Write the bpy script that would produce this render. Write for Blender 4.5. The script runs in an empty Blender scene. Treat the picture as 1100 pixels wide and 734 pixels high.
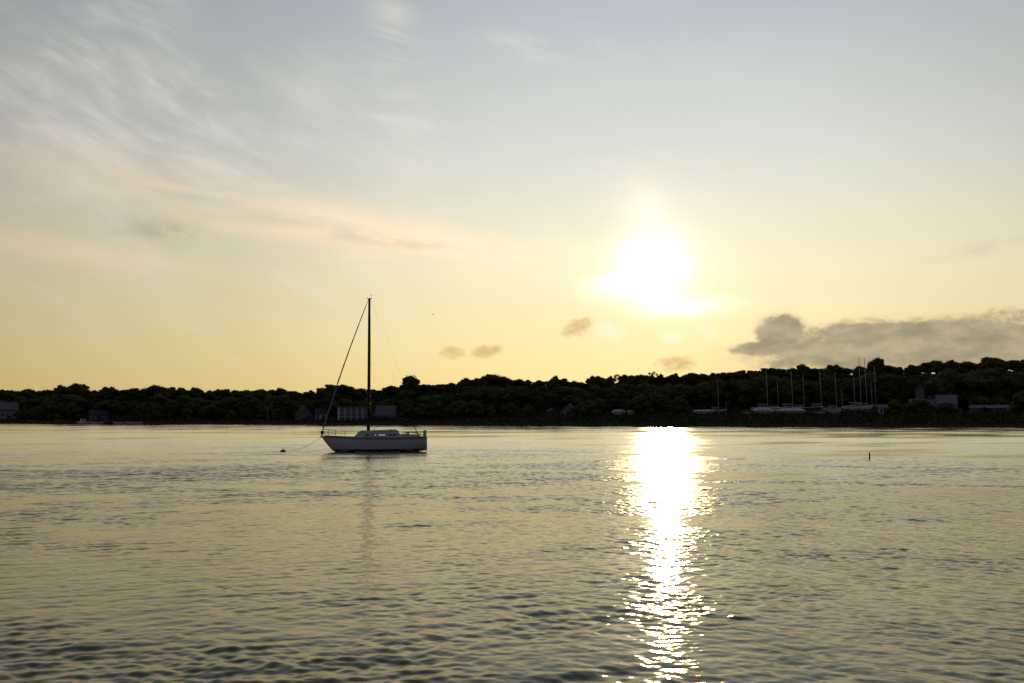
import bpy, bmesh, math, random
import numpy as np
from mathutils import Vector, Matrix

R = math.radians
random.seed(7)
rng = np.random.default_rng(7)
sc = bpy.context.scene
col = sc.collection

# ------------------------------------------------------------------ camera
CAM_H = 3.0
PITCH = 4.28
F = 1069.4                       # focal length in pixels of a 1100 px wide frame
cam = bpy.data.objects.new('camera', bpy.data.cameras.new('camera'))
col.objects.link(cam)
cam.data.sensor_width = 36.0
cam.data.lens = 35.0
cam.data.clip_end = 5000.0
cam.location = (0, 0, CAM_H)
cam.rotation_euler = (R(90 + PITCH), 0, 0)
sc.camera = cam

# ------------------------------------------------------------------ exposure
sc.view_settings.view_transform = 'Standard'
sc.view_settings.look = 'None'
sc.view_settings.exposure = 0.05
sc.view_settings.gamma = 1.0
sc.view_settings.use_curve_mapping = False
sc.cycles.use_denoising = False
sc.cycles.sample_clamp_direct = 0.0
sc.cycles.sample_clamp_indirect = 4.0
sc.cycles.max_bounces = 6
sc.cycles.caustics_reflective = False
sc.cycles.caustics_refractive = False

SUN_AZ, SUN_EL = 8.7, 8.6

# ------------------------------------------------------------------ sun
sl = bpy.data.lights.new('sun', 'SUN')
sl.energy = 0.5
sl.angle = R(0.53)
sl.color = (1.0, 0.68, 0.30)
sun = bpy.data.objects.new('sun', sl)
col.objects.link(sun)
sdir = Vector((math.sin(R(SUN_AZ)) * math.cos(R(SUN_EL)), math.cos(R(SUN_AZ)) * math.cos(R(SUN_EL)), math.sin(R(SUN_EL))))
sun.rotation_euler = (-sdir).to_track_quat('-Z', 'Y').to_euler()
sun.location = sdir * 900


# ------------------------------------------------------------------ node expressions
class NX:
    """a float socket with python arithmetic"""
    nt = None

    def __init__(self, s):
        self.s = s

    @staticmethod
    def m(op, a, b=None, c=None, clamp=False):
        n = NX.nt.nodes.new('ShaderNodeMath')
        n.operation = op
        n.use_clamp = clamp
        for i, v in enumerate((a, b, c)):
            if v is None:
                continue
            if isinstance(v, NX):
                NX.nt.links.new(v.s, n.inputs[i])
            else:
                n.inputs[i].default_value = float(v)
        return NX(n.outputs[0])

    def __add__(a, b): return NX.m('ADD', a, b)
    __radd__ = __add__
    def __sub__(a, b): return NX.m('SUBTRACT', a, b)
    def __rsub__(a, b): return NX.m('SUBTRACT', b, a)
    def __mul__(a, b): return NX.m('MULTIPLY', a, b)
    __rmul__ = __mul__
    def __truediv__(a, b): return NX.m('DIVIDE', a, b)
    def sq(a): return NX.m('MULTIPLY', a, a)
    def exp(a): return NX.m('EXPONENT', a)
    def clamp(a): return NX.m('ADD', a, 0.0, clamp=True)

    def smooth(a, lo, hi):
        n = NX.nt.nodes.new('ShaderNodeMapRange')
        n.interpolation_type = 'SMOOTHSTEP'
        NX.nt.links.new(a.s, n.inputs[0])
        n.inputs[1].default_value, n.inputs[2].default_value = lo, hi
        n.inputs[3].default_value, n.inputs[4].default_value = 0.0, 1.0
        return NX(n.outputs[0])


def nx_vec(x, y, z=0.0):
    n = NX.nt.nodes.new('ShaderNodeCombineXYZ')
    for i, v in enumerate((x, y, z)):
        if isinstance(v, NX):
            NX.nt.links.new(v.s, n.inputs[i])
        else:
            n.inputs[i].default_value = v
    return n.outputs[0]


def nx_noise(vec, scale, detail=4.0, rough=0.55, dist=0.0):
    n = NX.nt.nodes.new('ShaderNodeTexNoise')
    NX.nt.links.new(vec, n.inputs['Vector'])
    n.inputs['Scale'].default_value = scale
    n.inputs['Detail'].default_value = detail
    n.inputs['Roughness'].default_value = rough
    n.inputs['Distortion'].default_value = dist
    return NX(n.outputs[0])


def nx_ramp(f, stops):
    n = NX.nt.nodes.new('ShaderNodeValToRGB')
    NX.nt.links.new(f.s, n.inputs[0])
    el = n.color_ramp.elements
    while len(el) < len(stops):
        el.new(0.5)
    for e, (p, c) in zip(el, stops):
        e.position = p
        e.color = (*c, 1)
    return n.outputs[0]


def nx_mix(f, a, b, mode='MIX'):
    n = NX.nt.nodes.new('ShaderNodeMix')
    n.data_type = 'RGBA'
    n.blend_type = mode
    n.clamp_factor = True
    for i, v in ((0, f), (6, a), (7, b)):
        if isinstance(v, NX):
            NX.nt.links.new(v.s, n.inputs[i])
        elif isinstance(v, (int, float)):
            n.inputs[i].default_value = v
        elif isinstance(v, tuple):
            n.inputs[i].default_value = (*v, 1)
        else:
            NX.nt.links.new(v, n.inputs[i])
    return n.outputs[2]


def nx_scale(c, f):
    n = NX.nt.nodes.new('ShaderNodeVectorMath')
    n.operation = 'SCALE'
    if isinstance(c, tuple):
        n.inputs[0].default_value = c
    else:
        NX.nt.links.new(c, n.inputs[0])
    if isinstance(f, NX):
        NX.nt.links.new(f.s, n.inputs[3])
    else:
        n.inputs[3].default_value = f
    return n.outputs[0]


def nx_add(a, b):
    n = NX.nt.nodes.new('ShaderNodeVectorMath')
    n.operation = 'ADD'
    NX.nt.links.new(a, n.inputs[0])
    NX.nt.links.new(b, n.inputs[1])
    return n.outputs[0]


# ------------------------------------------------------------------ geometry of the view: where on the shore things stand
def ray(px, py):
    p = R(PITCH)
    a, b = (px - 550.0) / F, (367.0 - py) / F
    return Vector((a, math.cos(p) - b * math.sin(p), math.sin(p) + b * math.cos(p)))


def on_plane(px, py, z=0.0):
    d = ray(px, py)
    k = (z - CAM_H) / d.z
    return Vector((d.x * k, d.y * k, z))


def sky_angles(px, py):
    d = ray(px, py).normalized()
    return math.degrees(math.atan2(d.x, d.y)), math.degrees(math.asin(d.z))


def height_at(px, py, Y):
    """world z of what shows at pixel row py when it stands at depth Y"""
    d = ray(px, py)
    return CAM_H + d.z * Y / d.y


# ------------------------------------------------------------------ sky
w = bpy.data.worlds.new('World')
sc.world = w
w.use_nodes = True
NX.nt = w.node_tree
bg = w.node_tree.nodes['Background']
tc = w.node_tree.nodes.new('ShaderNodeTexCoord')
sep = w.node_tree.nodes.new('ShaderNodeSeparateXYZ')
w.node_tree.links.new(tc.outputs['Generated'], sep.inputs[0])
dx, dy, dz = (NX(sep.outputs[i]) for i in range(3))
az = NX.m('ARCTAN2', dx, dy) * (180 / math.pi)
el = NX.m('ARCSINE', dz) * (180 / math.pi)
cosang = (dx * sdir.x + dy * sdir.y + dz * sdir.z)
th = NX.m('ARCCOSINE', NX.m('MINIMUM', NX.m('MAXIMUM', cosang, -1.0), 1.0)) * (180 / math.pi)

nish = w.node_tree.nodes.new('ShaderNodeTexSky')
nish.sky_type = 'NISHITA'
nish.sun_disc = False
nish.sun_elevation = R(SUN_EL)
nish.sun_rotation = R(SUN_AZ)
nish.air_density = 1.0
nish.dust_density = 1.0
nish.ozone_density = 1.0
BG = 0.1
bg.inputs[1].default_value = BG

# thin evening haze over the clear sky, brighter towards the sun
elf = NX.m('DIVIDE', el, 90.0, clamp=True)
haze = nx_ramp(elf, [(0.0, (.857, .639, .238)), (4 / 90, (.848, .708, .355)), (8 / 90, (.809, .722, .48)), (13 / 90, (.658, .658, .562)),
                     (22.5 / 90, (.455, .508, .540)), (36 / 90, (.31, .36, .41)), (60 / 90, (.20, .25, .31)), (1.0, (.15, .20, .27))])
g = NX(nx_ramp(th / 180.0, [(p_ / 180, (v_ / 1.2,) * 3) for p_, v_ in ((0, 1.17), (6, 1.156), (11, 1.114), (17, 1.0), (24, .825), (32, .72), (40, .58), (60, .36), (92, .22), (180, .18))])) * 1.2
away = nx_ramp(elf, [(0.0, (.54, .48, .52)), (0.10, (.50, .48, .56)), (0.3, (.34, .37, .50)), (1.0, (.15, .20, .32))])
skyc = nx_scale(nx_mix(th.smooth(42, 95), haze, away), g)
g = g * 1.2
skyc = nx_add(skyc, nx_scale(nish.outputs[0], 0.1 * 0.004))

uv = nx_vec(az, el)


def warp_noise(sx, sy, rot, scale, detail=5.0, rough=0.55, off=0.0, dist=0.0):
    c, s = math.cos(R(rot)), math.sin(R(rot))
    u = (az * c + el * s) * sx + off
    v = (az * -s + el * c) * sy + off * 1.7
    return nx_noise(nx_vec(u, v, off), scale, detail, rough, dist)


def ellipse(px, py, rx, ry, rot=0.0):
    """1 at the centre, 0 on the rim, in sky angle (rx, ry given in px of the photo, 19.1 px a degree)"""
    a0, e0 = sky_angles(px, py)
    c, s = math.cos(R(rot)), math.sin(R(rot))
    u = ((az - a0) * c + (el - e0) * s) * (18.8 / rx)
    v = ((az - a0) * -s + (el - e0) * c) * (18.8 / ry)
    return 1.0 - (u.sq() + v.sq())


def soft(px, py, rx, ry, rot=0.0):
    a0, e0 = sky_angles(px, py)
    c, s = math.cos(R(rot)), math.sin(R(rot))
    u = ((az - a0) * c + (el - e0) * s) * (18.8 / rx)
    v = ((az - a0) * -s + (el - e0) * c) * (18.8 / ry)
    return ((u.sq() + v.sq()) * -1.0).exp()


# high cirrus fanning out at the upper left
n1 = warp_noise(0.34, 0.85, -22, 0.5, 7.0, 0.58, 3.1, 0.45)
n2 = warp_noise(0.10, 0.16, 30, 0.9, 3.0, 0.5, 9.0)
cir = n1.smooth(0.34, 0.74) * n2.smooth(0.30, 0.62) * (soft(90, 120, 240, 150, -20) * 1.1).clamp()
n1c = warp_noise(0.42, 2.1, -27, 0.8, 7.0, 0.62, 13.7, 0.25)
cir = cir * (0.8 + n1c.smooth(0.36, 0.70) * 0.42)
skyc = nx_mix((cir * 0.88).clamp(), skyc, nx_scale((1.0, .95, .84), (g * 0.80)))
n1b = warp_noise(0.22, 0.9, -12, 0.5, 6.0, 0.6, 17.0, 0.6)
wsp = n1b.smooth(0.40, 0.74) * (soft(425, 60, 26, 95, 8) + soft(432, 130, 50, 6, -6) + soft(600, 52, 70, 14, -4) * 1.2
                               + soft(285, 216, 60, 9, -6) * 1.6 + soft(30, 215, 60, 10, 12) + soft(690, 225, 32, 34, -20) * 1.1).clamp()
skyc = nx_mix(wsp * 0.8, skyc, nx_scale((.98, .90, .74), g * 0.72))

# long peach bands left of the sun
n3 = warp_noise(0.18, 1.0, -8, 0.6, 6.0, 0.55, 21.0, 0.7)
band = (soft(330, 240, 260, 26, -9) + soft(520, 268, 150, 12, -4) * 0.8 + soft(60, 268, 120, 14, -5) * 0.7).clamp()
skyc = nx_mix(band * n3.smooth(0.22, 0.62) * 0.85, skyc, nx_scale((1.04, .80, .55), g * 0.86))
n4 = warp_noise(0.5, 1.1, -4, 0.9, 6.0, 0.6, 33.0, 0.4)
lmp = (soft(172, 249, 40, 13, 3) + soft(415, 258, 90, 8, -7) * 0.8 + soft(1050, 268, 50, 8, 8) * 0.5).clamp()
skyc = nx_mix(lmp * n4.smooth(0.36, 0.62) * 0.5, skyc, nx_scale((.50, .42, .32), g * 0.80))
# faint mottling everywhere, so that the haze is not a flat ramp
n5 = warp_noise(0.12, 0.34, -6, 0.8, 5.0, 0.6, 47.0, 0.3)
skyc = nx_scale(skyc, 0.955 + n5 * 0.09)

# the sun behind thin broken cloud: a white glare with ragged edges
n6 = warp_noise(0.35, 1.5, -4, 0.5, 5.0, 0.55, 55.0, 0.5)
n7 = warp_noise(0.5, 0.6, 10, 0.6, 4.0, 0.5, 61.0)
rag = 0.30 + n6 * 0.9 + n7 * 0.5
core = ((th / 0.7).sq() * -1.0).exp() * 7.0
gl1 = soft(704, 289, 34, 30) * 1.05 + soft(730, 329, 42, 9, 1) * 0.85 + soft(668, 306, 34, 12, 6) * 0.6 + soft(698, 228, 16, 26, 24) * 0.16
gl2 = ((th / 4.2).sq() * -1.0).exp() * 0.15 + ((th / 9.5).sq() * -1.0).exp() * 0.015
skyc = nx_add(skyc, nx_scale((1.0, .93, .80), gl1 * rag.sq()))
skyc = nx_add(skyc, nx_scale((1.0, .80, .62), gl2 * (0.6 + rag * 0.35)))
skyc = nx_add(skyc, nx_scale((1.0, .85, .55), core))

# low grey cumulus banks near the horizon
nb = warp_noise(0.55, 0.9, 0, 0.8, 7.0, 0.62, 71.0, 0.25)
nb2 = warp_noise(1.0, 1.6, 0, 1.9, 6.0, 0.65, 83.0, 0.3)


def cumulus(shape, k, lo, hi, kk=0.6):
    return (shape + (nb - 0.5) * k + (nb2 - 0.5) * (k * kk)).smooth(lo, hi)


bank = NX.m('MAXIMUM', ellipse(985, 373, 175, 30, 1.0), ellipse(838, 358, 27, 21))
bank = NX.m('MAXIMUM', bank, ellipse(822, 375, 42, 9))
bank = NX.m('MAXIMUM', bank, ellipse(960, 354, 110, 9, 1) * 0.8)
bank = NX.m('MAXIMUM', bank, ellipse(1090, 345, 50, 12, 6) * 0.3)
dens = bank + (nb - 0.5) * 1.35 + (nb2 - 0.5) * 0.9
bm = dens.smooth(-0.65, 0.45)
body_c = nx_mix(warp_noise(0.6, 1.4, 3, 0.9, 5.0, 0.6, 91.0).smooth(0.32, 0.70), (.25, .215, .16), (.43, .36, .24))
bcol = nx_mix(dens.smooth(-0.25, 0.5), (.86, .66, .37), body_c)      # thin edges let the sun through
skyc = nx_mix(bm * 0.86, skyc, bcol)
sm = NX.m('MAXIMUM', ellipse(621, 351, 20, 9, 22), ellipse(523, 377, 19, 7, 10))
sm = NX.m('MAXIMUM', sm, ellipse(487, 379, 14, 7, 0))
sm = NX.m('MAXIMUM', sm, ellipse(727, 391, 20, 9, 0) * 0.9)
sm = NX.m('MAXIMUM', sm, ellipse(1010, 395, 40, 5, 0) * 0.4)
smm = cumulus(sm, 1.1, -0.55, 1.5, 2.6)
skyc = nx_mix(smm * 0.72, skyc, (.60, .38, .155))
br = NX.m('MAXIMUM', ellipse(722, 363, 13, 8), ellipse(655, 356, 22, 11, -8) * 0.8)
br = NX.m('MAXIMUM', br, ellipse(760, 357, 14, 8) * 0.5)
skyc = nx_mix(cumulus(br, 1.2, -0.2, 1.0, 2.2) * 0.65, skyc, (1.12, .96, .68))
# nothing shines from below the horizon
skyc = nx_mix(el.smooth(-1.5, 0.0), (.07, .065, .045), skyc)
w.node_tree.links.new(nx_scale(skyc, 1.0 / BG), bg.inputs[0])


# ------------------------------------------------------------------ materials
def mat(name, c1, c2=None, rough=0.6, scale=3.0, metal=0.0, bump=0.0, spec=0.5):
    m = bpy.data.materials.new(name)
    m.use_nodes = True
    nt = m.node_tree
    NX.nt = nt
    b = nt.nodes['Principled BSDF']
    b.inputs['Roughness'].default_value = rough
    b.inputs['Metallic'].default_value = metal
    b.inputs['Specular IOR Level'].default_value = spec
    t = nt.nodes.new('ShaderNodeTexCoord')
    n = nx_noise(t.outputs['Object'], scale, 5.0, 0.6)
    c = nx_mix(n.smooth(0.35, 0.65), c1, c2 or tuple(v * 0.75 for v in c1))
    nt.links.new(c, b.inputs['Base Color'])
    if bump:
        bp = nt.nodes.new('ShaderNodeBump')
        bp.inputs['Strength'].default_value = bump
        bp.inputs['Distance'].default_value = 0.05
        nt.links.new(n.s, bp.inputs['Height'])
        nt.links.new(bp.outputs[0], b.inputs['Normal'])
    return m


M = {
    'hull': mat('white_gelcoat', (.78, .77, .76), (.70, .69, .68), .25, 1.5),
    'deck': mat('deck_paint', (.62, .61, .58), (.52, .51, .48), .6, 5),
    'boot': mat('dark_boot_stripe', (.015, .02, .035), None, .35),
    'antifoul': mat('antifouling', (.03, .02, .02), (.05, .035, .03), .7, 6),
    'spar': mat('dark_spar', (.035, .03, .028), (.05, .045, .04), .4, 8),
    'alu': mat('pale_alloy', (.54, .54, .53), (.42, .42, .41), .5, 5, .0),
    'steel': mat('steel_rail', (.62, .60, .57), (.5, .49, .47), .25, 20, .8),
    'wire': mat('rigging_wire', (.12, .11, .10), None, .5, 20),
    'sailcover': mat('sail_cover', (.03, .016, .016), (.045, .022, .022), .85, 9, 0, .4),
    'furled': mat('furled_sailcloth', (.33, .30, .26), (.22, .20, .18), .8, 14),
    'black': mat('black_plastic', (.02, .02, .02), (.03, .03, .03), .5, 10),
    'darkglass': mat('dark_window', (.02, .022, .025), None, .08, 4),
    'outboard': mat('outboard_cowl', (.35, .36, .37), (.28, .29, .30), .35, 8),
    'wood': mat('weathered_wood', (.16, .12, .085), (.10, .075, .055), .8, 4, 0, .3),
    'rope': mat('pale_rope', (.42, .39, .33), None, .9, 40),
    'float': mat('dark_float', (.035, .025, .022), (.06, .04, .035), .6, 10),
    'leaf': mat('foliage', (.118, .12, .038), (.09, .098, .032), .75, .35, 0, 0, .2),
    'leaf2': mat('foliage_olive', (.12, .115, .038), (.10, .094, .032), .75, .35, 0, 0, .2),
    'scrub': mat('scrub', (.085, .08, .03), (.055, .048, .02), .8, .2, 0, 0, .2),
    'bark': mat('bark', (.07, .055, .04), (.045, .035, .028), .9, 3, 0, .5),
    'wall_w': mat('white_clapboard', (.72, .71, .70), (.64, .63, .62), .7, 2),
    'wall_g': mat('grey_shingle', (.20, .195, .19), (.15, .145, .14), .85, 3),
    'wall_p': mat('pale_clapboard', (.30, .29, .28), (.25, .24, .23), .8, 3),
    'roof_g': mat('grey_roof', (.19, .185, .19), (.14, .14, .14), .85, 3),
    'roof_d': mat('dark_roof', (.07, .065, .06), (.05, .045, .045), .9, 3),
    'roof_p': mat('pale_roof', (.20, .195, .195), (.16, .155, .155), .75, 2),
    'trim': mat('white_trim', (.74, .73, .71), None, .6),
    'brick': mat('chimney_brick', (.20, .11, .08), (.14, .08, .06), .9, 6),
    'wrap': mat('white_shrink_wrap', (.86, .84, .86), (.74, .72, .74), .4, 1.2, 0, .5),
    'hullblue': mat('navy_hull', (.03, .04, .08), (.05, .06, .09), .3, 2),
    'hullgrey': mat('grey_hull', (.33, .33, .34), (.26, .26, .27), .35, 2),
    'hullcream': mat('cream_hull', (.56, .53, .46), (.47, .44, .38), .35, 2),
    'tarp': mat('tan_tarp', (.22, .19, .15), (.16, .14, .11), .9, 3, 0, .5),
    'bird': mat('bird_plumage', (.10, .10, .10), (.16, .16, .16), .8, 20),
    'stone': mat('shore_stone', (.13, .105, .07), (.08, .065, .045), 1.0, .8, 0, .6, .0),
}

# clear cabin window: a thin pane one sees through
m = bpy.data.materials.new('clear_window')
m.use_nodes = True
NX.nt = m.node_tree
tb = m.node_tree.nodes.new('ShaderNodeBsdfTransparent')
tb.inputs[0].default_value = (.86, .86, .82, 1)
gb = m.node_tree.nodes.new('ShaderNodeBsdfGlossy')
gb.inputs['Roughness'].default_value = 0.05
ms = m.node_tree.nodes.new('ShaderNodeMixShader')
ms.inputs[0].default_value = 0.08
m.node_tree.links.new(tb.outputs[0], ms.inputs[1])
m.node_tree.links.new(gb.outputs[0], ms.inputs[2])
m.node_tree.links.new(ms.outputs[0], m.node_tree.nodes['Material Output'].inputs[0])
M['clear'] = m

for nm in ('leaf', 'leaf2', 'wrap'):
    nt = M[nm].node_tree
    pb = nt.nodes['Principled BSDF']
    tl = nt.nodes.new('ShaderNodeBsdfTranslucent')
    nt.links.new(pb.inputs['Base Color'].links[0].from_socket, tl.inputs[0])
    mx = nt.nodes.new('ShaderNodeMixShader')
    mx.inputs[0].default_value = .12
    nt.links.new(pb.outputs[0], mx.inputs[1])
    nt.links.new(tl.outputs[0], mx.inputs[2])
    nt.links.new(mx.outputs[0], nt.nodes['Material Output'].inputs[0])

# terrain: grass, bare earth and leaf litter in patches; stones at the waterline
m = mat('shore_ground', (.05, .055, .022), (.085, .068, .04), .95, .12, 0, .6, .0)
M['ground'] = m

# water
m = bpy.data.materials.new('harbour_water')
m.use_nodes = True
nt = m.node_tree
NX.nt = nt
nt.nodes.remove(nt.nodes['Principled BSDF'])
body = nt.nodes.new('ShaderNodeBsdfDiffuse')
body.inputs[0].default_value = (.075, .062, .015, 1)
b = nt.nodes.new('ShaderNodeBsdfGlossy')
b.distribution = 'BECKMANN'
b.inputs[0].default_value = (1, .965, .83, 1)
fr = nt.nodes.new('ShaderNodeFresnel')
fr.inputs['IOR'].default_value = 1.333
wm = nt.nodes.new('ShaderNodeMixShader')
nt.links.new(fr.outputs[0], wm.inputs[0])
nt.links.new(body.outputs[0], wm.inputs[1])
nt.links.new(b.outputs[0], wm.inputs[2])
nt.links.new(wm.outputs[0], nt.nodes['Material Output'].inputs[0])
at = nt.nodes.new('ShaderNodeAttribute')
at.attribute_name = 'ripple_roughness'
nt.links.new(at.outputs['Fac'], b.inputs['Roughness'])
geo = nt.nodes.new('ShaderNodeNewGeometry')
mp = nt.nodes.new('ShaderNodeMapping')
mp.inputs['Scale'].default_value = (1.0, 1.5, 1.0)
mp.inputs['Rotation'].default_value = (0, 0, R(12))
nt.links.new(geo.outputs['Position'], mp.inputs[0])
nz = nx_noise(mp.outputs[0], 4.2, 2.5, 0.5, 0.3)
bp = nt.nodes.new('ShaderNodeBump')
bp.inputs['Strength'].default_value = 1.0
bp.inputs['Distance'].default_value = 0.006
nt.links.new(nz.s, bp.inputs['Height'])
for n_ in (b, fr, body):
    nt.links.new(bp.outputs[0], n_.inputs['Normal'])
M['water'] = m


# ------------------------------------------------------------------ object helpers
class MB:
    """collects shapes, links them as ONE mesh object"""
    def __init__(self):
        self.bm = bmesh.new()

    def box(self, c, s, rot=None, bev=0.0):
        r = bmesh.ops.create_cube(self.bm, size=1.0)
        vs = r['verts']
        mt = Matrix.Translation(Vector(c)) @ (rot or Matrix.Identity(4)) @ Matrix.Diagonal((*s, 1))
        bmesh.ops.transform(self.bm, matrix=mt, verts=vs)
        if bev:
            es = list({e for v in vs for e in v.link_edges})
            bmesh.ops.bevel(self.bm, geom=es, offset=bev, segments=2, profile=.5, affect='EDGES')
        return self

    def face(self, pts):
        self.bm.faces.new([self.bm.verts.new(p) for p in pts])
        return self

    def prism(self, pts, d):
        """closed polygon pts extruded along the vector d"""
        d = Vector(d)
        a = [self.bm.verts.new(p) for p in pts]
        c = [self.bm.verts.new(Vector(p) + d) for p in pts]
        n = len(pts)
        self.bm.faces.new(a[::-1])
        self.bm.faces.new(c)
        for i in range(n):
            self.bm.faces.new((a[i], a[(i + 1) % n], c[(i + 1) % n], c[i]))
        return self

    def tube(self, pts, rad, seg=8, ell=1.0):
        pts = [Vector(p) for p in pts]
        rads = rad if isinstance(rad, (list, tuple)) else [rad] * len(pts)
        rings = []
        for i, p in enumerate(pts):
            d = (pts[min(i + 1, len(pts) - 1)] - pts[max(i - 1, 0)]).normalized()
            up = Vector((0, 1, 0)) if abs(d.y) < 0.9 else Vector((1, 0, 0))
            s = d.cross(up).normalized()
            t = s.cross(d).normalized()
            rings.append([self.bm.verts.new(p + s * (math.cos(k * 2 * math.pi / seg) * rads[i] * ell) + t * (math.sin(k * 2 * math.pi / seg) * rads[i])) for k in range(seg)])
        for a, c in zip(rings, rings[1:]):
            for k in range(seg):
                self.bm.faces.new((a[k], a[(k + 1) % seg], c[(k + 1) % seg], c[k]))
        self.bm.faces.new(rings[0][::-1])
        self.bm.faces.new(rings[-1])
        return self

    def loft(self, rings, caps=True, closed=True):
        rs = [[self.bm.verts.new(p) for p in r] for r in rings]
        n = len(rs[0])
        for a, c in zip(rs, rs[1:]):
            for k in range(n if closed else n - 1):
                self.bm.faces.new((a[k], a[(k + 1) % n], c[(k + 1) % n], c[k]))
        if caps:
            self.bm.faces.new(rs[0][::-1])
            self.bm.faces.new(rs[-1])
        return self

    def build(self, name, m, parent=None, smooth=False):
        bmesh.ops.recalc_face_normals(self.bm, faces=self.bm.faces)
        me = bpy.data.meshes.new(name)
        self.bm.to_mesh(me)
        self.bm.free()
        if smooth:
            me.polygons.foreach_set('use_smooth', [True] * len(me.polygons))
        me.materials.append(m)
        o = bpy.data.objects.new(name, me)
        col.objects.link(o)
        if parent:
            o.parent = parent
        return o


def tag(o, label, cat, group=None, kind=None):
    o['label'] = label
    o['category'] = cat
    if group:
        o['group'] = group
    if kind:
        o['kind'] = kind
    return o


def thing(name, label, cat, loc, rz=0.0, group=None):
    o = bpy.data.objects.new(name, None)
    col.objects.link(o)
    o.empty_display_size = .3
    o.location = loc
    o.rotation_euler = (0, 0, rz)
    return tag(o, label, cat, group)


def dup(root, loc, rz, label, group=None, scale=None):
    r = root.copy()
    col.objects.link(r)
    r.location = loc
    r.rotation_euler = (0, 0, rz)
    if scale:
        r.scale = scale
    r['label'] = label
    if group:
        r['group'] = group
    kids = []
    for ch in list(root.children):
        c = ch.copy()
        col.objects.link(c)
        c.parent = r
        kids.append(c)
        for gch in list(ch.children):
            d = gch.copy()
            col.objects.link(d)
            d.parent = c
    return r, kids


def np_mesh(name, verts, faces, m, smooth=False, mat2=None):
    me = bpy.data.meshes.new(name)
    v = np.ascontiguousarray(verts, dtype=np.float32)
    f = np.ascontiguousarray(faces, dtype=np.int32)
    k = f.shape[1]
    me.vertices.add(len(v))
    me.vertices.foreach_set('co', v.ravel())
    me.loops.add(f.size)
    me.loops.foreach_set('vertex_index', f.ravel())
    me.polygons.add(len(f))
    me.polygons.foreach_set('loop_start', np.arange(0, f.size, k, dtype=np.int32))
    me.polygons.foreach_set('loop_total', np.full(len(f), k, dtype=np.int32))
    if smooth:
        me.polygons.foreach_set('use_smooth', np.ones(len(f), dtype=bool))
    me.update(calc_edges=True)
    me.materials.append(m)
    return me


def link_mesh(name, me, parent=None):
    o = bpy.data.objects.new(name, me)
    col.objects.link(o)
    if parent:
        o.parent = parent
    return o


# ------------------------------------------------------------------ the shore
_SPX = [-500, 0, 180, 360, 540, 740, 900, 1100, 1600]
_SPY = [454.6, 455.2, 455.7, 456.4, 457.2, 458.2, 458.9, 459.5, 460.2]


def shore_y(px):
    """depth of the waterline in the direction of pixel column px"""
    return on_plane(550, float(np.interp(px, _SPX, _SPY))).y + 2.2 * math.sin(px * .031) + 1.3 * math.sin(px * .083 + 1)


def plateau(px):
    return float(np.interp(px, [-200, 420, 600, 700, 1200], [0.9, 1.0, 2.3, 3.0, 3.2]))


SKY = [(-300, 418), (0, 417.5), (20, 418), (40, 417.3), (58, 418.5), (67, 413.6), (73, 417.5), (78, 413.5), (85, 411.8), (93, 413.5), (100, 416.4), (110, 417), (121, 415.3),
       (126, 419), (137, 416.5), (150, 417), (164, 416.5), (170, 414), (178, 413.6), (186, 415), (200, 416), (214, 415.5), (235, 417), (260, 418.6), (270, 416.4), (280, 418),
       (300, 415.8), (312, 417.5), (322, 419), (335, 417), (350, 415.3), (355, 412.8), (366, 412.6), (376, 414.4), (386, 414), (396, 416.3), (406, 417), (415, 414.6), (430, 413.2),
       (436, 406.5), (443, 403), (448, 405.5), (452, 411), (465, 412.6), (475, 410), (481, 409), (488, 411.8), (496, 407), (505, 405.5), (515, 404.4), (525, 402.2), (536, 402),
       (546, 404.8), (555, 406.5), (562, 405.4), (572, 404.5), (582, 406), (590, 408.6), (596, 403.6), (606, 405), (615, 403.8), (620, 407), (630, 408.2), (637, 403.6), (646, 405),
       (660, 402), (672, 402.4), (690, 401.4), (703, 399.4), (712, 402.2), (725, 399.5), (738, 398.8), (755, 401), (770, 399), (785, 398.2), (800, 397), (820, 394.5), (840, 392.7),
       (848, 395.6), (855, 393.6), (862, 391), (868, 396), (878, 393.6), (890, 393.8), (897, 391.5), (905, 393.6), (915, 391.5), (922, 393), (930, 391), (937, 384.6), (945, 384.2),
       (951, 391), (960, 392.6), (968, 390), (980, 391.4), (995, 388), (1005, 386.2), (1020, 386), (1036, 387.4), (1050, 386.6), (1058, 382.8), (1070, 383), (1082, 384.6), (1100, 383.6), (1400, 381)]
_kx, _ky = zip(*SKY)


def skyline(px):
    return float(np.interp(px, _kx, _ky))


def t_sky(px):
    return float(np.interp(px, [-300, 400, 600, 660, 800, 1400], [52, 52, 75, 120, 120, 112]))


def smoothsky(px):
    return float(np.mean([skyline(px + k) for k in range(-60, 61, 10)]))


def ground_z(px, t):
    P = plateau(px)
    T = t_sky(px)
    Y = shore_y(px) + T
    top = height_at(px, smoothsky(px), Y) - 6.0
    top = max(top, P + .3)
    if t < 0:
        return t * .12
    if t < 1.2:
        return .55 * t / 1.2
    if t < 22:
        return .55 + (P - .55) * math.sin((t - 1.2) / 20.8 * math.pi / 2)
    if t < T * .5:
        return P
    if t < T:
        k = (t - T * .5) / (T * .5)
        return P + (top - P) * k * k * (3 - 2 * k)
    return top + min((t - T) * .06, 6)


def place(px, t):
    Y = shore_y(px) + t
    return Vector((Y * math.tan(math.atan((px - 550) / F / math.cos(R(PITCH)))), Y, ground_z(px, t)))


def scale_at(px, t):
    """metres a photo pixel covers there"""
    return (shore_y(px) + t) / (F * math.cos(R(PITCH)))


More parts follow.
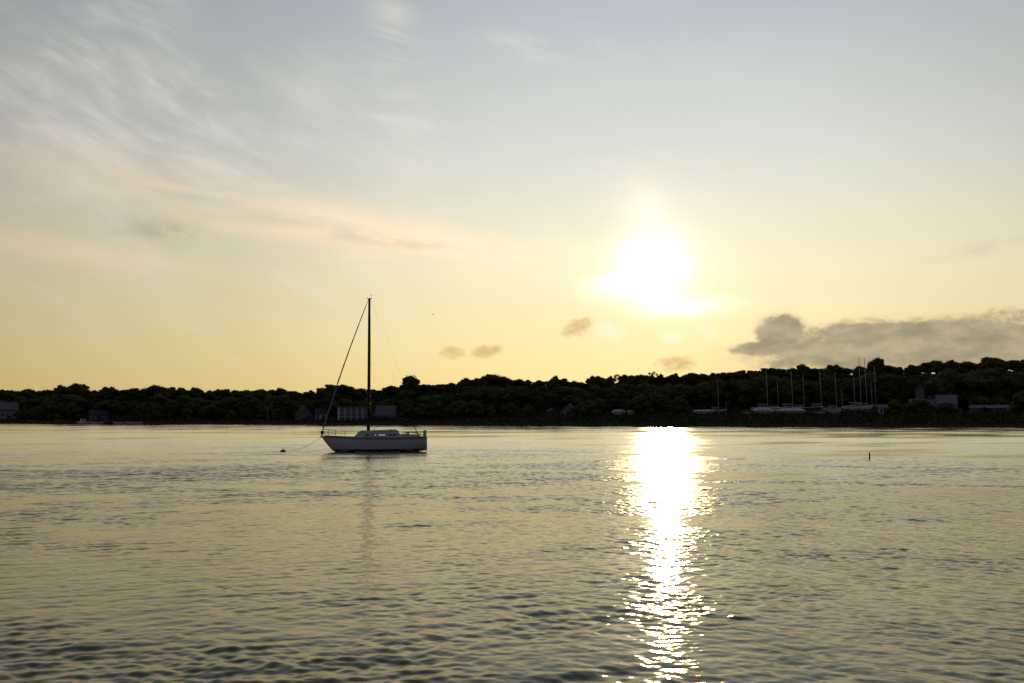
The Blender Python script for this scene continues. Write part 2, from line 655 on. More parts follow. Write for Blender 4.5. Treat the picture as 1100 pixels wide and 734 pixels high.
cols_px = list(np.arange(-420, 1521, 6.0))
ts = [-14, -4, 0, .6, 1.2, 2.5, 4, 6, 8, 11, 14, 18, 22, 28, 34, 40, 48, 56, 64, 72, 80, 90, 100, 110, 120, 135, 150, 180, 230, 320, 450]
V, Fc = [], []
for ci, px in enumerate(cols_px):
    for t in ts:
        p = place(px, t)
        n = 0.0 if t < 0 else min(t, 6) / 6 * (.22 * math.sin(px * .37 + t * .9) + .18 * math.sin(px * .91 - t * .5) + .1 * math.sin(px * 1.7 + t * 1.3))
        V.append((p.x, p.y, p.z + n))
nt_ = len(ts)
for i in range(len(cols_px) - 1):
    for j in range(nt_ - 1):
        a = i * nt_ + j
        Fc.append((a, a + nt_, a + nt_ + 1, a + 1))
o = link_mesh('terrain', np_mesh('terrain', V, Fc, M['ground'], True))
o['kind'] = 'structure'
o['label'] = 'dark low shore and wooded rise across the water'

# stones along the waterline
V, Fc = [], []
q = np.array([(-1, -1, -1), (1, -1, -1), (1, 1, -1), (-1, 1, -1), (-.7, -.7, .7), (.7, -.7, .7), (.7, .7, .7), (-.7, .7, .7)], dtype=float) * .5
qf = [(0, 3, 2, 1), (4, 5, 6, 7), (0, 1, 5, 4), (1, 2, 6, 5), (2, 3, 7, 6), (3, 0, 4, 7)]
for k in range(2600):
    px = random.uniform(-60, 1160)
    t = abs(random.gauss(0, .8)) - .5
    p = place(px, t)
    s = random.uniform(.18, .6)
    a = random.uniform(0, 6.28)
    rot = np.array([[math.cos(a), -math.sin(a), 0], [math.sin(a), math.cos(a), 0], [0, 0, 1]])
    vv = (q * (1 + rng.normal(0, .14, q.shape))) @ rot.T * (s * random.uniform(.8, 1.5), s, s * .75) + np.array(p) + (0, 0, s * .15)
    b0 = len(V)
    V.extend(vv.tolist())
    Fc.extend([tuple(i + b0 for i in f) for f in qf])
o = link_mesh('shore_rubble', np_mesh('shore_rubble', V, Fc, M['stone']))
tag(o, 'dark stones strewn along the far waterline', 'stones', kind='stuff')


# ------------------------------------------------------------------ water: one sheet with real waves
SLOPE, LEE, PATCH = .118, .39, .13


def build_water():
    th_in = np.arange(-R(31), R(31), .00098)
    th_out = np.concatenate([np.linspace(-R(64), -R(31), 60, endpoint=False), th_in, np.linspace(R(31), R(64), 60)])
    rr = [4.5]
    while rr[-1] < 620:
        r_ = rr[-1]
        rr.append(r_ + max(.040, r_ * (.0016 + .0020 * min(1.0, max(0.0, (r_ - 70) / 130)))))
    rr = np.array(rr)
    dr = np.gradient(rr)
    TH, RR = np.meshgrid(th_out, rr)
    X = RR * np.sin(TH)
    Y = RR * np.cos(TH)
    dth = np.gradient(th_out)[None, :] * rr[:, None]
    DR = np.broadcast_to(dr[:, None], X.shape)
    Z = np.zeros_like(X)
    lost = np.full_like(X, .010 ** 2)
    # patches of ruffled and calmer water, longer across the wind than along it
    patch = np.zeros_like(X)
    for k in range(16):
        lam = 2.5 * 1.26 ** k
        a = rng.normal(0, .85) + math.pi / 2
        patch += np.sin(2 * math.pi / lam * (X * math.cos(a) + Y * math.sin(a)) + rng.uniform(0, 6.28) + .8 * np.sin(X / (lam * 1.7) + k)) * np.clip((lam * 26 - RR) / (lam * 14), 0, 1)
    patch = np.clip(1 + patch * PATCH, .45, 1.7)
    # the lee of the far shore is calmer
    q_ = np.clip((Y - 35) / 150, 0, 1)
    patch *= 1.0 - (1 - LEE) * q_ * q_ * (3 - 2 * q_)
    ncomp = 130
    lams = np.exp(np.linspace(math.log(.15), math.log(2.4), ncomp))
    main = R(-97)                        # the ripples run towards the camera
    ST = np.sin(TH)
    CT = np.cos(TH)
    for lam in lams:
        # two crossing trains, each stronger on its own side
        sgn = rng.choice((-1, 1))
        a = main + R(35) * sgn + rng.normal(0, .55 if lam < .32 else .27)
        side = 1 - sgn * .45 * np.tanh(X / 12)
        kx, ky = 2 * math.pi / lam * math.cos(a), 2 * math.pi / lam * math.sin(a)
        # slope carried by each component: less in the long ones
        sl_ = SLOPE / math.sqrt(ncomp) * (1.0 if lam < .55 else .75 if lam < .85 else .42 if lam < 1.4 else .22)
        kr = np.abs(kx * ST + ky * CT)
        kt = np.abs(kx * CT - ky * ST)
        nr = 2 * math.pi / np.maximum(kr, 1e-6) / DR
        ntg = 2 * math.pi / np.maximum(kt, 1e-6) / dth
        wgt = np.clip((np.minimum(nr, ntg) - 2.5) / 2.5, 0, 1) * np.clip((230 - RR) / 120, 0, 1)
        ph = kx * X + ky * Y + rng.uniform(0, 6.28)
        A = sl_ * math.sqrt(2) / (2 * math.pi / lam) * patch * side
        Z += A * wgt * (np.sin(ph) + .25 * np.cos(2 * ph))
        lost += (sl_ * patch) ** 2 * (1 - wgt ** 2)
    n0, n1_ = X.shape
    verts = np.stack([X, Y, Z], -1).reshape(-1, 3)
    idx = np.arange(n0 * n1_).reshape(n0, n1_)
    faces = np.stack([idx[:-1, :-1], idx[:-1, 1:], idx[1:, 1:], idx[1:, :-1]], -1).reshape(-1, 4)
    me = np_mesh('water', verts, faces, M['water'], True)
    at_ = me.attributes.new('ripple_roughness', 'FLOAT', 'POINT')
    alpha = np.sqrt(2 * lost)
    at_.data.foreach_set('value', np.sqrt(alpha).astype(np.float32).ravel())
    o = link_mesh('water', me)
    o['kind'] = 'structure'
    o['label'] = 'rippled harbour water in the evening sun'


build_water()


# ------------------------------------------------------------------ trees
def leaf_cloud(n, lobes, leaf, bias=.55):
    """leaf-sized quads through the volume of overlapping lobes -> (verts, faces)"""
    w_ = np.array([l[3] ** 2 for l in lobes])
    which = rng.choice(len(lobes), n, p=w_ / w_.sum())
    L = np.array(lobes)[which]
    d = rng.normal(size=(n, 3))
    d /= np.linalg.norm(d, axis=1, keepdims=True)
    r = rng.uniform(bias, 1.06, n)[:, None]
    c = L[:, :3] + d * r * L[:, 3:4] * np.array([1, 1, .86])
    a = rng.normal(size=(n, 3)); a /= np.linalg.norm(a, axis=1, keepdims=True)
    b_ = np.cross(a, rng.normal(size=(n, 3))); b_ /= np.linalg.norm(b_, axis=1, keepdims=True)
    s = leaf * rng.uniform(.6, 1.4, (n, 1))
    v = np.stack([c - a * s - b_ * s * .6, c + a * s - b_ * s * .6, c + a * s + b_ * s * .6, c - a * s + b_ * s * .6], 1).reshape(-1, 3)
    f = np.arange(4 * n).reshape(n, 4)
    return v, f


def blob(c, r, seg=7):
    """rough dark inner mass of a crown as quads"""
    V, Fq = [], []
    for i in range(seg + 1):
        ph = math.pi * i / seg
        for j in range(seg * 2):
            t = math.pi * j / seg
            k = r * random.uniform(.85, 1.12)
            V.append((c[0] + k * math.sin(ph) * math.cos(t), c[1] + k * math.sin(ph) * math.sin(t), c[2] + k * math.cos(ph) * .86))
    n = seg * 2
    for i in range(seg):
        for j in range(n):
            Fq.append((i * n + j, (i + 1) * n + j, (i + 1) * n + (j + 1) % n, i * n + (j + 1) % n))
    return np.array(V), np.array(Fq)


def crown_mesh(lobes, n, leaf, m, core=.72, bias=.55):
    vs, fs, b0 = [], [], 0
    v, f = leaf_cloud(n, lobes, leaf, bias)
    vs.append(v); fs.append(f); b0 = len(v)
    if core:
        for l in lobes:
            v, f = blob(l[:3], l[3] * core)
            vs.append(v); fs.append(f + b0); b0 += len(v)
    return np_mesh('crown', np.concatenate(vs), np.concatenate(fs), m)


def trunk_mesh(h, r, limbs):
    mb = MB()
    mb.tube([(0, 0, -.06), (0.01, 0, h * .5), (0, .01, h)], [r * 1.25, r, r * .7], 8)
    for e in limbs:
        e = Vector(e)
        mb.tube([(0, 0, h * .8), Vector((0, 0, h * .8)).lerp(e, .5) + Vector((0, 0, .02)), e], [r * .62, r * .4, r * .18], 6)
    ob = mb.build('trunk', M['bark'])
    me = ob.data
    bpy.data.objects.remove(ob)
    return me


TREES = []                              # (crown mesh, trunk mesh), unit height


def make_tree(kind, leafmat):
    lobes = []
    if kind == 'round':
        lobes.append((0, 0, .60, .27))
        for k in range(8):
            a = k * .785 + random.uniform(-.3, .3)
            rr = random.uniform(.15, .24)
            z = random.uniform(.26, .72)
            lobes.append((math.cos(a) * rr, math.sin(a) * rr, z, random.uniform(.13, .20)))
        lobes.append((random.uniform(-.05, .05), 0, .76, .18))
    elif kind == 'broad':
        for k in range(11):
            a = k * .571 + random.uniform(-.3, .3)
            rr = random.uniform(.10, .40)
            lobes.append((math.cos(a) * rr, math.sin(a) * rr, random.uniform(.32, .82) - rr * .25, random.uniform(.15, .22)))
    elif kind == 'tall':
        for k in range(9):
            z = .26 + k * .075
            a = random.uniform(0, 6.28)
            lobes.append((math.cos(a) * .07, math.sin(a) * .07, z, .17 - abs(z - .5) * .14 + random.uniform(-.02, .03)))
        lobes.append((.02, 0, .90, .085))
    elif kind == 'clumpy':
        for k in range(8):
            a = k * .785 + random.uniform(-.3, .3)
            rr = random.uniform(.12, .34)
            lobes.append((math.cos(a) * rr, math.sin(a) * rr, random.uniform(.22, .78), random.uniform(.13, .19)))
        lobes.append((0, 0, .52, .24))
    elif kind == 'sparse':
        for k in range(12):
            a = k * .55 + random.uniform(-.3, .3)
            rr = random.uniform(.06, .32)
            lobes.append((math.cos(a) * rr, math.sin(a) * rr, random.uniform(.45, .88), random.uniform(.07, .12)))
    if kind != 'sparse':
        lobes += [(0, 0, .40, .24), (.03, -.02, .56, .25), (-.02, .03, .68, .21)]
        for l in list(lobes):
            for k in range(3):
                d = Vector((random.gauss(0, 1), random.gauss(0, 1), random.gauss(0, .8))).normalized()
                lobes.append((l[0] + d.x * l[3] * .85, l[1] + d.y * l[3] * .85, min(l[2] + d.z * l[3] * .6, .86), l[3] * random.uniform(.34, .5)))
    top = max(l[2] + l[3] * .86 for l in lobes)
    lobes = [(x / top, y / top, z / top, r / top) for x, y, z, r in lobes]
    limbs = [(l[0] * .9, l[1] * .9, l[2]) for l in lobes[:6]]
    sparse = kind == 'sparse'
    TREES.append((crown_mesh(lobes, 1500 if sparse else 4200, .017 if sparse else .0165, leafmat, 0 if sparse else .74, .1 if sparse else .6),
                  trunk_mesh(.5 if not sparse else .6, .028, limbs)))


for kd, lm in (('round', 'leaf'), ('broad', 'leaf2'), ('clumpy', 'leaf'), ('tall', 'leaf'), ('round', 'leaf2'), ('broad', 'leaf'), ('clumpy', 'leaf2'), ('sparse', 'leaf2')):
    make_tree(kd, M[lm])


def add_tree(px, t, h, kind, label, group=None, wide=1.0, name='leafy_tree'):
    p = place(px, t)
    o = thing(name, label, 'tree', (p.x, p.y, p.z - .15), random.uniform(0, 6.28), group)
    o.scale = (h * wide, h * wide, h)
    c, tr = TREES[kind]
    link_mesh('crown', c, o)
    link_mesh('trunk', tr, o)
    return o


REGION = [(340, 'left of the sloop'), (470, 'behind the sloop'), (640, 'between the sloop and the sun glitter'), (740, 'under the sun'), (960, 'behind the boatyard'), (9999, 'at the right end of the shore')]


def region(px):
    for lim, s in REGION:
        if px < lim:
            return s


def top_h(px, py, t):
    return height_at(px, py, shore_y(px) + t) - ground_z(px, t) + .15


# trees that stand out on the skyline
SPECIAL = [
    (67, 413.4, 1.0, 0, 'small round tree poking up just left of the broad dome tree, far left skyline'),
    (85, 411.5, 1.15, 1, 'broad domed dark tree highest on the skyline at the far left'),
    (121, 415.0, .8, 6, 'narrow lumpy tree right of the broad dome tree on the left skyline'),
    (174, 413.3, 1.15, 5, 'wide flat topped tree on the skyline midway between left edge and sloop'),
    (360, 412.3, 1.2, 1, 'broad tree on the skyline crossed by the sloop\'s forestay'),
    (442, 402.6, .9, 2, 'tall lumpy tree standing above the skyline just right of the sloop\'s mast'),
    (500, 405.6, 1.0, 4, 'rounded tree stepping up at the left foot of the wooded dome'),
    (530, 401.6, 1.35, 1, 'large domed tree crown between the sloop and the sun glitter'),
    (596, 403.3, .8, 0, 'upright tree at the right edge of a notch in the skyline'),
    (637, 403.2, .75, 6, 'small pointed tree on the skyline left of the glare'),
    (660, 401.6, .7, 7, 'thin leafed tree with sky showing through left of the glare'),
    (703, 399.0, .75, 7, 'loose sparse tree with sky showing through directly under the sun'),
    (862, 390.6, .8, 2, 'tufted tree rising from the skyline above the white wrapped boats'),
    (897, 391.2, .8, 6, 'small pointed tree on the skyline just left of the two tallest masts'),
    (941, 383.6, .75, 2, 'square topped tree rising above the skyline right of the two tallest masts'),
    (1063, 382.4, 1.1, 5, 'broad crowned tree standing highest near the right edge'),
]
for px, py, wd, kd, lb in SPECIAL:
    t = t_sky(px) - 4
    add_tree(px, t, top_h(px, py, t), kd, lb, None, wd * 1.3)

# skyline row
px = -70.0
while px < 1175:
    t = t_sky(px) + random.uniform(-3, 10)
    py = max(skyline(px - 5), skyline(px), skyline(px + 5)) + random.choice((-.4, 0, .2, .5, .9, 1.4, 2.2))
    h = top_h(px, py, t)
    kd = random.choice([0, 1, 2, 4, 5, 6, 1, 5, 3])
    wd = random.uniform(1.15, 1.9)
    add_tree(px, t, h, kd, 'dark leafy tree in the unbroken skyline row ' + region(px), 'trees of the skyline row ' + region(px), wd)
    px += 5.8 * random.uniform(.75, 1.2) / scale_at(px, t)
# second row just behind, closing the valleys
px = -66.0
while px < 1170:
    t = t_sky(px) + random.uniform(14, 22)
    py = max(skyline(px - 6), skyline(px), skyline(px + 6)) + random.uniform(.8, 2.4)
    add_tree(px, t, top_h(px, py, t), random.choice([0, 1, 2, 4, 5, 6]), 'dark leafy tree in the unbroken skyline row ' + region(px), 'trees of the skyline row ' + region(px), random.uniform(1.3, 1.9))
    px += 7.5 * random.uniform(.8, 1.2) / scale_at(px, t)
# slope row
px = -60.0
while px < 1165:
    T = t_sky(px)
    t = T * random.uniform(.58, .74)
    py = skyline(px) + random.uniform(7, 15)
    h = max(5, top_h(px, py, t))
    add_tree(px, t, h, random.choice([0, 1, 2, 4, 5, 6, 3]), 'dark tree lower on the wooded slope ' + region(px), 'trees of the wooded slope ' + region(px), random.uniform(1.2, 1.6))
    px += 7.0 * random.uniform(.7, 1.2) / scale_at(px, t)
# shore row, leaving gaps where buildings and boats stand
KEEP = [(-4, 24), (84, 152), (316, 428), (586, 622), (650, 686), (738, 956), (975, 1086)]
px = -60.0
while px < 1165:
    if not any(a < px < b_ for a, b_ in KEEP):
        t = random.uniform(16, 34)
        h = random.uniform(4.5, 9.0)
        add_tree(px, t, h, random.choice([0, 1, 2, 4, 5, 6]), 'low bushy tree near the far waterline ' + region(px), 'low trees near the waterline ' + region(px), random.uniform(.9, 1.4), 'bushy_tree')
    px += 5.6 * random.uniform(.7, 1.4) / scale_at(px, 20)

# undergrowth: scrub and tall grass on the bank and under the trees
nq = 42000
pxs = rng.uniform(-60, 1160, nq)
tq = np.where(rng.random(nq) < .5, rng.uniform(2, 24, nq), rng.uniform(24, 110, nq))
cen = np.array([place(a, b_) for a, b_ in zip(pxs, tq)])
clump = (np.sin(pxs * .21) + np.sin(pxs * .083 + 1) + np.sin(pxs * .47 + 2) + 3) / 6
hh = np.where(tq < 24, .35 + .7 * clump, 1.2 + 1.6 * clump) * rng.uniform(.5, 1, nq)
a = rng.normal(size=(nq, 3)); a /= np.linalg.norm(a, axis=1, keepdims=True)
b_ = np.cross(a, rng.normal(size=(nq, 3))); b_ /= np.linalg.norm(b_, axis=1, keepdims=True)
cen[:, 2] += hh * rng.uniform(.0, 1, nq)
s = (.16 + .12 * hh)[:, None]
v = np.stack([cen - a * s - b_ * s, cen + a * s - b_ * s, cen + a * s + b_ * s, cen - a * s + b_ * s], 1).reshape(-1, 3)
o = link_mesh('undergrowth', np_mesh('undergrowth', v, np.arange(4 * nq).reshape(nq, 4), M['scrub']))
tag(o, 'low scrub and tall grass along the far bank', 'undergrowth', kind='stuff')


# ------------------------------------------------------------------ houses
def house(name, label, px0, px1, t, y_eave, y_ridge, wall, roof, gable_front=False, rows=1, nwin=3, depth=8.0, chimney=None, door=True, yaw=0.0, name_cat='house', winmat=None):
    """a house whose front spans px0..px1; eaves and ridge rows as seen in the photo"""
    pc = (px0 + px1) / 2
    p = place(pc, t)
    W = (px1 - px0) * scale_at(pc, t)
    ez = height_at(pc, y_eave, p.y) - p.z
    rz_ = height_at(pc, y_ridge, p.y) - p.z
    ez = max(ez, 2.3)
    rz_ = max(rz_, ez + .8)
    rot = -math.atan2(p.x, p.y) + R(yaw)
    o = thing(name, label, name_cat, (p.x, p.y, p.z), rot)
    mb = MB()
    # walls with gable ends
    if gable_front:
        mb.prism([(-W / 2, 0, -.6), (W / 2, 0, -.6), (W / 2, 0, ez), (0, 0, rz_ - .06), (-W / 2, 0, ez)], (0, depth, 0))
    else:
        mb.prism([(-W / 2, 0, -.6), (-W / 2, depth, -.6), (-W / 2, depth, ez), (-W / 2, depth / 2, rz_ - .06), (-W / 2, 0, ez)], (W, 0, 0))
    mb.build('wall', M[wall], o)
    rb = MB()
    ov, th_ = .35, .16
    if gable_front:
        k = (rz_ - ez) / (W / 2)
        for s_ in (-1, 1):
            rb.prism([(s_ * (W / 2 + ov), -ov, ez - k * ov), (0, -ov, rz_), (0, -ov, rz_ + th_), (s_ * (W / 2 + ov), -ov, ez - k * ov + th_)], (0, depth + 2 * ov, 0))
    else:
        k = (rz_ - ez) / (depth / 2)
        for s_ in (-1, 1):
            y0 = depth / 2 + s_ * (depth / 2 + ov)
            rb.prism([(-W / 2 - ov, y0, ez - k * ov), (-W / 2 - ov, depth / 2, rz_), (-W / 2 - ov, depth / 2, rz_ + th_), (-W / 2 - ov, y0, ez - k * ov + th_)], (W + 2 * ov, 0, 0))
    rf = rb.build('roof', M[roof], o)
    if chimney is not None:
        cb = MB().box((chimney * W, depth * .5, rz_ + .3), (.7, .7, 1.8), None, .03)
        cb.box((chimney * W, depth * .5, rz_ + 1.26), (.84, .84, .12))
        cb.build('chimney', M['brick'], rf)
    fl = ez / rows
    for r_ in range(rows):
        for k in range(nwin):
            x = (k + .5) / nwin * W - W / 2
            isdoor = door and r_ == 0 and k == nwin // 2
            ww, wh = (1.0, 2.05) if isdoor else (min(1.15, W / nwin * .5), min(1.35, fl * .5))
            zc = wh / 2 + .05 if isdoor else r_ * fl + fl * .55
            f_ = MB()
            for sx, sz, lx, lz in ((0, .5, ww + .24, .12), (0, -.5, ww + .24, .12), (-.5, 0, .12, wh - .0), (.5, 0, .12, wh - .0)):
                f_.box((x + sx * (ww + .12), -.03, zc + sz * (wh + .12)), (lx if lx > .2 else .12, .07, lz if lz > .2 else .12))
            if isdoor:
                f_.box((x, -.012, zc), (ww, .05, wh))
                d_ = f_.build('door', M['roof_d'], o)
                MB().box((x + ww * .36, -.06, zc - .1), (.05, .08, .16), None, .01).build('handle', M['steel'], d_)
            else:
                wd_ = f_.build('window', M['trim'], o)
                MB().box((x, -.012, zc), (ww, .03, wh)).build('pane', winmat or M['darkglass'], wd_)
    return o


house('grey_house', 'grey house with pale walls at the extreme left end of the shore', -3, 21, 22, 440, 432.5, 'wall_p', 'roof_g', False, 1, 4, 8, None, True, 6)
house('small_house', 'dim small house among trees second from the left edge', 34, 48, 30, 441.5, 436, 'wall_g', 'roof_g', True, 1, 2, 7, None, True, -8)
house('small_house', 'dim grey cottage behind the small craft on the left shore', 100, 118, 26, 446, 441, 'wall_g', 'roof_d', False, 1, 3, 7, None, True, 4)
house('gabled_house', 'dark gabled house left of the forestay with its gable facing the water', 322, 337, 22, 446, 436.5, 'wall_g', 'roof_d', True, 1, 2, 9, None, True, 10)
house('white_cottage', 'small white cottage seen between the dark gabled house and the forestay', 339.5, 351.5, 30, 444, 439.2, 'wall_w', 'roof_d', False, 1, 2, 7, None, False, -6)
house('grey_roofed_house', 'grey roofed house directly behind the furled mainsail', 404, 424, 22, 447, 436, 'wall_g', 'roof_g', False, 1, 3, 9, -.3, True, -8)
house('pale_gabled_house', 'pale gabled house halfway between the sloop and the sun glitter', 602, 619, 30, 441.5, 434.3, 'wall_p', 'roof_p', True, 1, 3, 9, None, True, -4)
house('small_shed', 'small dark shed with white trim left of the pale gabled house', 591, 598, 26, 443, 439, 'wall_g', 'roof_d', True, 1, 1, 5, None, True, 14)
house('long_grey_house', 'long grey roofed house half hidden by bushes right of the boatyard', 978, 1005, 44, 437, 429, 'wall_g', 'roof_g', False, 1, 4, 10, .25, True, 6)
house('tall_grey_house', 'taller lighter grey house joined beside the long grey roofed house', 1005.5, 1024, 44, 433.5, 424.5, 'wall_p', 'roof_p', False, 2, 3, 9, None, True, 2)
house('hillside_house', 'small dim house up the wooded hill above the long grey house', 982, 991, 62, 418, 411.5, 'wall_g', 'roof_d', True, 1, 2, 7, None, True, 0)
house('low_shed', 'long low shed with a pale roof edge near the right end', 1041, 1079, 40, 441, 436.5, 'wall_g', 'roof_g', False, 1, 5, 6, None, True, -5)


def apartment():
    px0, px1, t = 365.5, 397, 14
    pc = (px0 + px1) / 2
    p = place(pc, t)
    s_ = scale_at(pc, t)
    W = (px1 - px0) * s_
    H = height_at(pc, 437.3, p.y) - p.z
    o = thing('apartment_building', 'white three storey building with balconies behind the sloop\'s mast', 'building', (p.x, p.y, p.z), -math.atan2(p.x, p.y) + R(4))
    D = 9.0
    MB().box((0, D / 2 + 1.6, H / 2 - .3), (W, D, H + .6)).build('wall', M['wall_w'], o)
    MB().box((0, D / 2 + .8, H + .14), (W + .6, D + 2.4, .24), None, .03).build('roof', M['roof_g'], o)
    fl = H / 3
    nb_ = 5
    for r_ in range(3):
        for k in range(nb_):
            x = (k + .5) / nb_ * W - W / 2
            ww, wh = W / nb_ * .62, fl * .58
            zc = r_ * fl + .15 + wh / 2
            f_ = MB()
            for sx, lx in ((-1, .12), (1, .12)):
                f_.box((x + sx * (ww / 2 + .06), 1.57, zc), (.12, .08, wh))
            f_.box((x, 1.57, zc + wh / 2 + .06), (ww + .24, .08, .12))
            wd_ = f_.build('window', M['trim'], o)
            MB().box((x, 1.585, zc), (ww, .04, wh)).build('pane', M['darkglass'], wd_)
        if r_:
            slab = MB().box((0, .78, r_ * fl), (W, 1.62, .18)).build('balcony', M['trim'], o)
            rl = MB().box((0, .03, r_ * fl + 1.0), (W, .07, .1))
            for k in range(31):
                rl.box((-W / 2 + .04 + k * (W - .08) / 30, .03, r_ * fl + .52), (.04, .04, .86))
            rl.build('railing', M['trim'], slab)
    for k in range(nb_ + 1):
        MB().box((-W / 2 + .12 + k * (W - .24) / nb_, .14, H / 2 - .2), (.26, .2, H + .38)).build('post', M['trim'], o)


apartment()


# ------------------------------------------------------------------ the moored sloop
def hull_rings(L0, L1, beam, free_bow, free_stern, draft, over=1.0, n=22, top_off=0.0):
    """stations from bow (x=L0) to transom (x=L1): half ring port sheer -> keel -> starboard sheer"""
    rings = []
    for i in range(n):
        u = i / (n - 1)
        x = L0 + (L1 - L0) * u
        hb = beam / 2 * (max(u, .004) ** .55) * (1.32 - .52 * u ** 1.6) / 1.06
        hb = min(hb, beam / 2 * (1 - .22 * max(0, u - .6) / .4))
        zs = free_bow + (free_stern - free_bow) * (u ** .8) - .10 * math.sin(u * math.pi) + top_off
        # canoe-body depth below the sheer; the bow overhang brings the keel line up to the stemhead
        uw = (u - .125) / .8
        zk = -draft * math.sin(max(0, min(1, uw)) * math.pi) ** .7 if 0 < uw < 1 else 0
        if u < .125:
            zk = zs - (zs) * (u / .125) ** .82 if u > 0 else zs - .05
        if u > .925:
            zk = (u - .925) / .075 * .12
        ring = []
        m_ = 13
        for k in range(m_):
            a = -1 + 2 * k / (m_ - 1)
            s_ = abs(a)
            y = hb * (1 - (1 - s_) ** 2.1)
            z = zk + (zs - zk) * (s_ ** 1.9)
            ring.append((x, math.copysign(y, a) if a else 0, z))
        rings.append(ring)
    return rings


def sailboat():
    base = on_plane(402.5, 485.6)
    s = base.length / (F * math.cos(R(PITCH)))
    S = base.y / (F * math.cos(R(PITCH)))           # metres per photo pixel
    o = thing('sailboat', 'white sloop lying alone at its mooring with furled headsail and dark sail cover', 'sailboat',
              (base.x, base.y, 0), -math.atan2(base.x, base.y) + R(2.5))

    def X(px): return (px - 402.5) * S

    def Z(py): return (485.6 - py) * S
    L0, L1 = X(346.3), X(457)
    rings = hull_rings(L0, L1, 2.75, Z(468.4), Z(470.2), .45, n=30)
    mb = MB()
    mb.loft(rings, caps=False, closed=False)
    bm = mb.bm
    bm.verts.ensure_lookup_table()
    last = [v for v in bm.verts][-13:]
    bm.faces.new(last)
    h = mb.build('hull', M['hull'], o, True)
    # boot stripe: a band standing a hair proud of the topsides at the waterline, dark bottom below
    def band(name, z0, z1, m_, out, parent):
        b2 = MB()
        for sd in (-1, 1):
            ra = []
            for r in rings:
                # intersect the half section with heights z0 and z1
                half = [q_ for q_ in r if q_[1] * sd >= 0]
                half = sorted(half, key=lambda q_: q_[2])
                pts = []
                for zz in (z0, (z0 + z1) / 2, z1):
                    if zz <= half[0][2]:
                        pts.append((half[0][0], half[0][1] + sd * out * .2, max(zz, half[0][2])))
                        continue
                    for q0, q1 in zip(half, half[1:]):
                        if q0[2] <= zz <= q1[2]:
                            k = (zz - q0[2]) / max(1e-6, q1[2] - q0[2])
                            pts.append((q0[0], q0[1] + (q1[1] - q0[1]) * k + sd * out, zz))
                            break
                    else:
                        pts.append((half[-1][0], half[-1][1] + sd * out, half[-1][2]))
                ra.append(pts)
            ra = [p_ for p_ in ra if p_[2][2] - p_[0][2] > .3 * (z1 - z0)]
            b2.loft(ra, caps=False, closed=False)
        return b2.build(name, m_, parent, True)
    band('boot_stripe', -.05, .24, M['boot'], .006, h)
    # rubbing strake just under the sheer
    st = MB()
    for sd in (0, -1):
        st.tube([(r[sd][0], r[sd][1] * 1.012, r[sd][2] - .06) for r in rings], .028, 6)
    st.build('rub_rail', M['spar'], h)
    # deck
    dk = MB()
    dk.loft([[(r[0][0], r[0][1] * .985, r[0][2] - .012), (r[0][0], 0, r[0][2] + .05 * min(1, i / 6)), (r[-1][0], r[-1][1] * .985, r[-1][2] - .012)] for i, r in enumerate(rings)], caps=False, closed=False)
    dk.build('deck', M['deck'], o, True)
    tr = MB()
    for sd in (0, -1):
        tr.tube([(r[sd][0], r[sd][1] * .96, r[sd][2] + .03) for r in rings[1:]], .03, 6)
    tr.build('toe_rail', M['wood'], o)
    zd = Z(469.6)
    # cabin trunk: open shell so that the light shows through facing windows
    cx0, cx1, cx2, cx3 = X(379), X(385.5), X(426.5), X(431.5)
    z_lo, z_hi = zd - .06, Z(463.3)
    zf = Z(464.6)
    cy0, cy1 = .92, .78                              # half widths at deck and at roof
    winz0, winz1 = Z(470.2) + .0, Z(466.9)
    wins = [(X(391.5), X(396.3), 'darkglass'), (X(402.2), X(404.4), 'clear'), (X(406), X(414), 'clear'), (X(416), X(425.2), 'darkglass')]
    winz0 = zd + .10
    cab = MB()

    def cyz(z): return cy0 + (cy1 - cy0) * (z - z_lo) / (z_hi - z_lo)

    def quad(x0, x1, z0, z1, sd):
        for off in (0, -.03):
            cab.face([(x0, sd * (cyz(z0) + off), z0), (x1, sd * (cyz(z0) + off), z0), (x1, sd * (cyz(z1) + off), z1), (x0, sd * (cyz(z1) + off), z1)])
    xs = [cx1] + [v for w_ in wins for v in w_[:2]] + [cx2]
    for sd in (-1, 1):
        quad(cx1, cx2, z_lo, winz0, sd)
        quad(cx1, cx2, winz1, z_hi - .03, sd)
        for k in range(0, len(xs) - 1, 2):
            quad(xs[k], xs[k + 1], winz0, winz1, sd)
    # forward slope and after bulkhead
    for xa, xb, za in ((cx0, cx1, zf), (cx3, cx2, z_hi - .03)):
        cab.face([(xa, -cy0 * .86, z_lo), (xa, cy0 * .86, z_lo), (xb, cyz(za), za), (xb, -cyz(za), za)])
        for sd in (-1, 1):
            cab.face([(xa, sd * cy0 * .86, z_lo), (xb, sd * cy0, z_lo), (xb, sd * cyz(za), za)])
    cb = cab.build('cabin', M['hull'], o)
    rf = MB()
    secs = []
    for x, z in ((cx1 - .06, zf - .03), (X(388), zf + .02), (X(399), zf + .06), (X(402), z_hi), (X(415), z_hi + .03), (cx2 + .08, z_hi - .02)):
        secs.append([(x, -cy1 - .03, z - .03), (x, -cy1 * .5, z + .05), (x, 0, z + .07), (x, cy1 * .5, z + .05), (x, cy1 + .03, z - .03),
                     (x, cy1 * .5, z - .01), (x, 0, z + .01), (x, -cy1 * .5, z - .01)])
    rf.loft(secs)
    rr_ = rf.build('cabin_roof', M['deck'], cb, True)
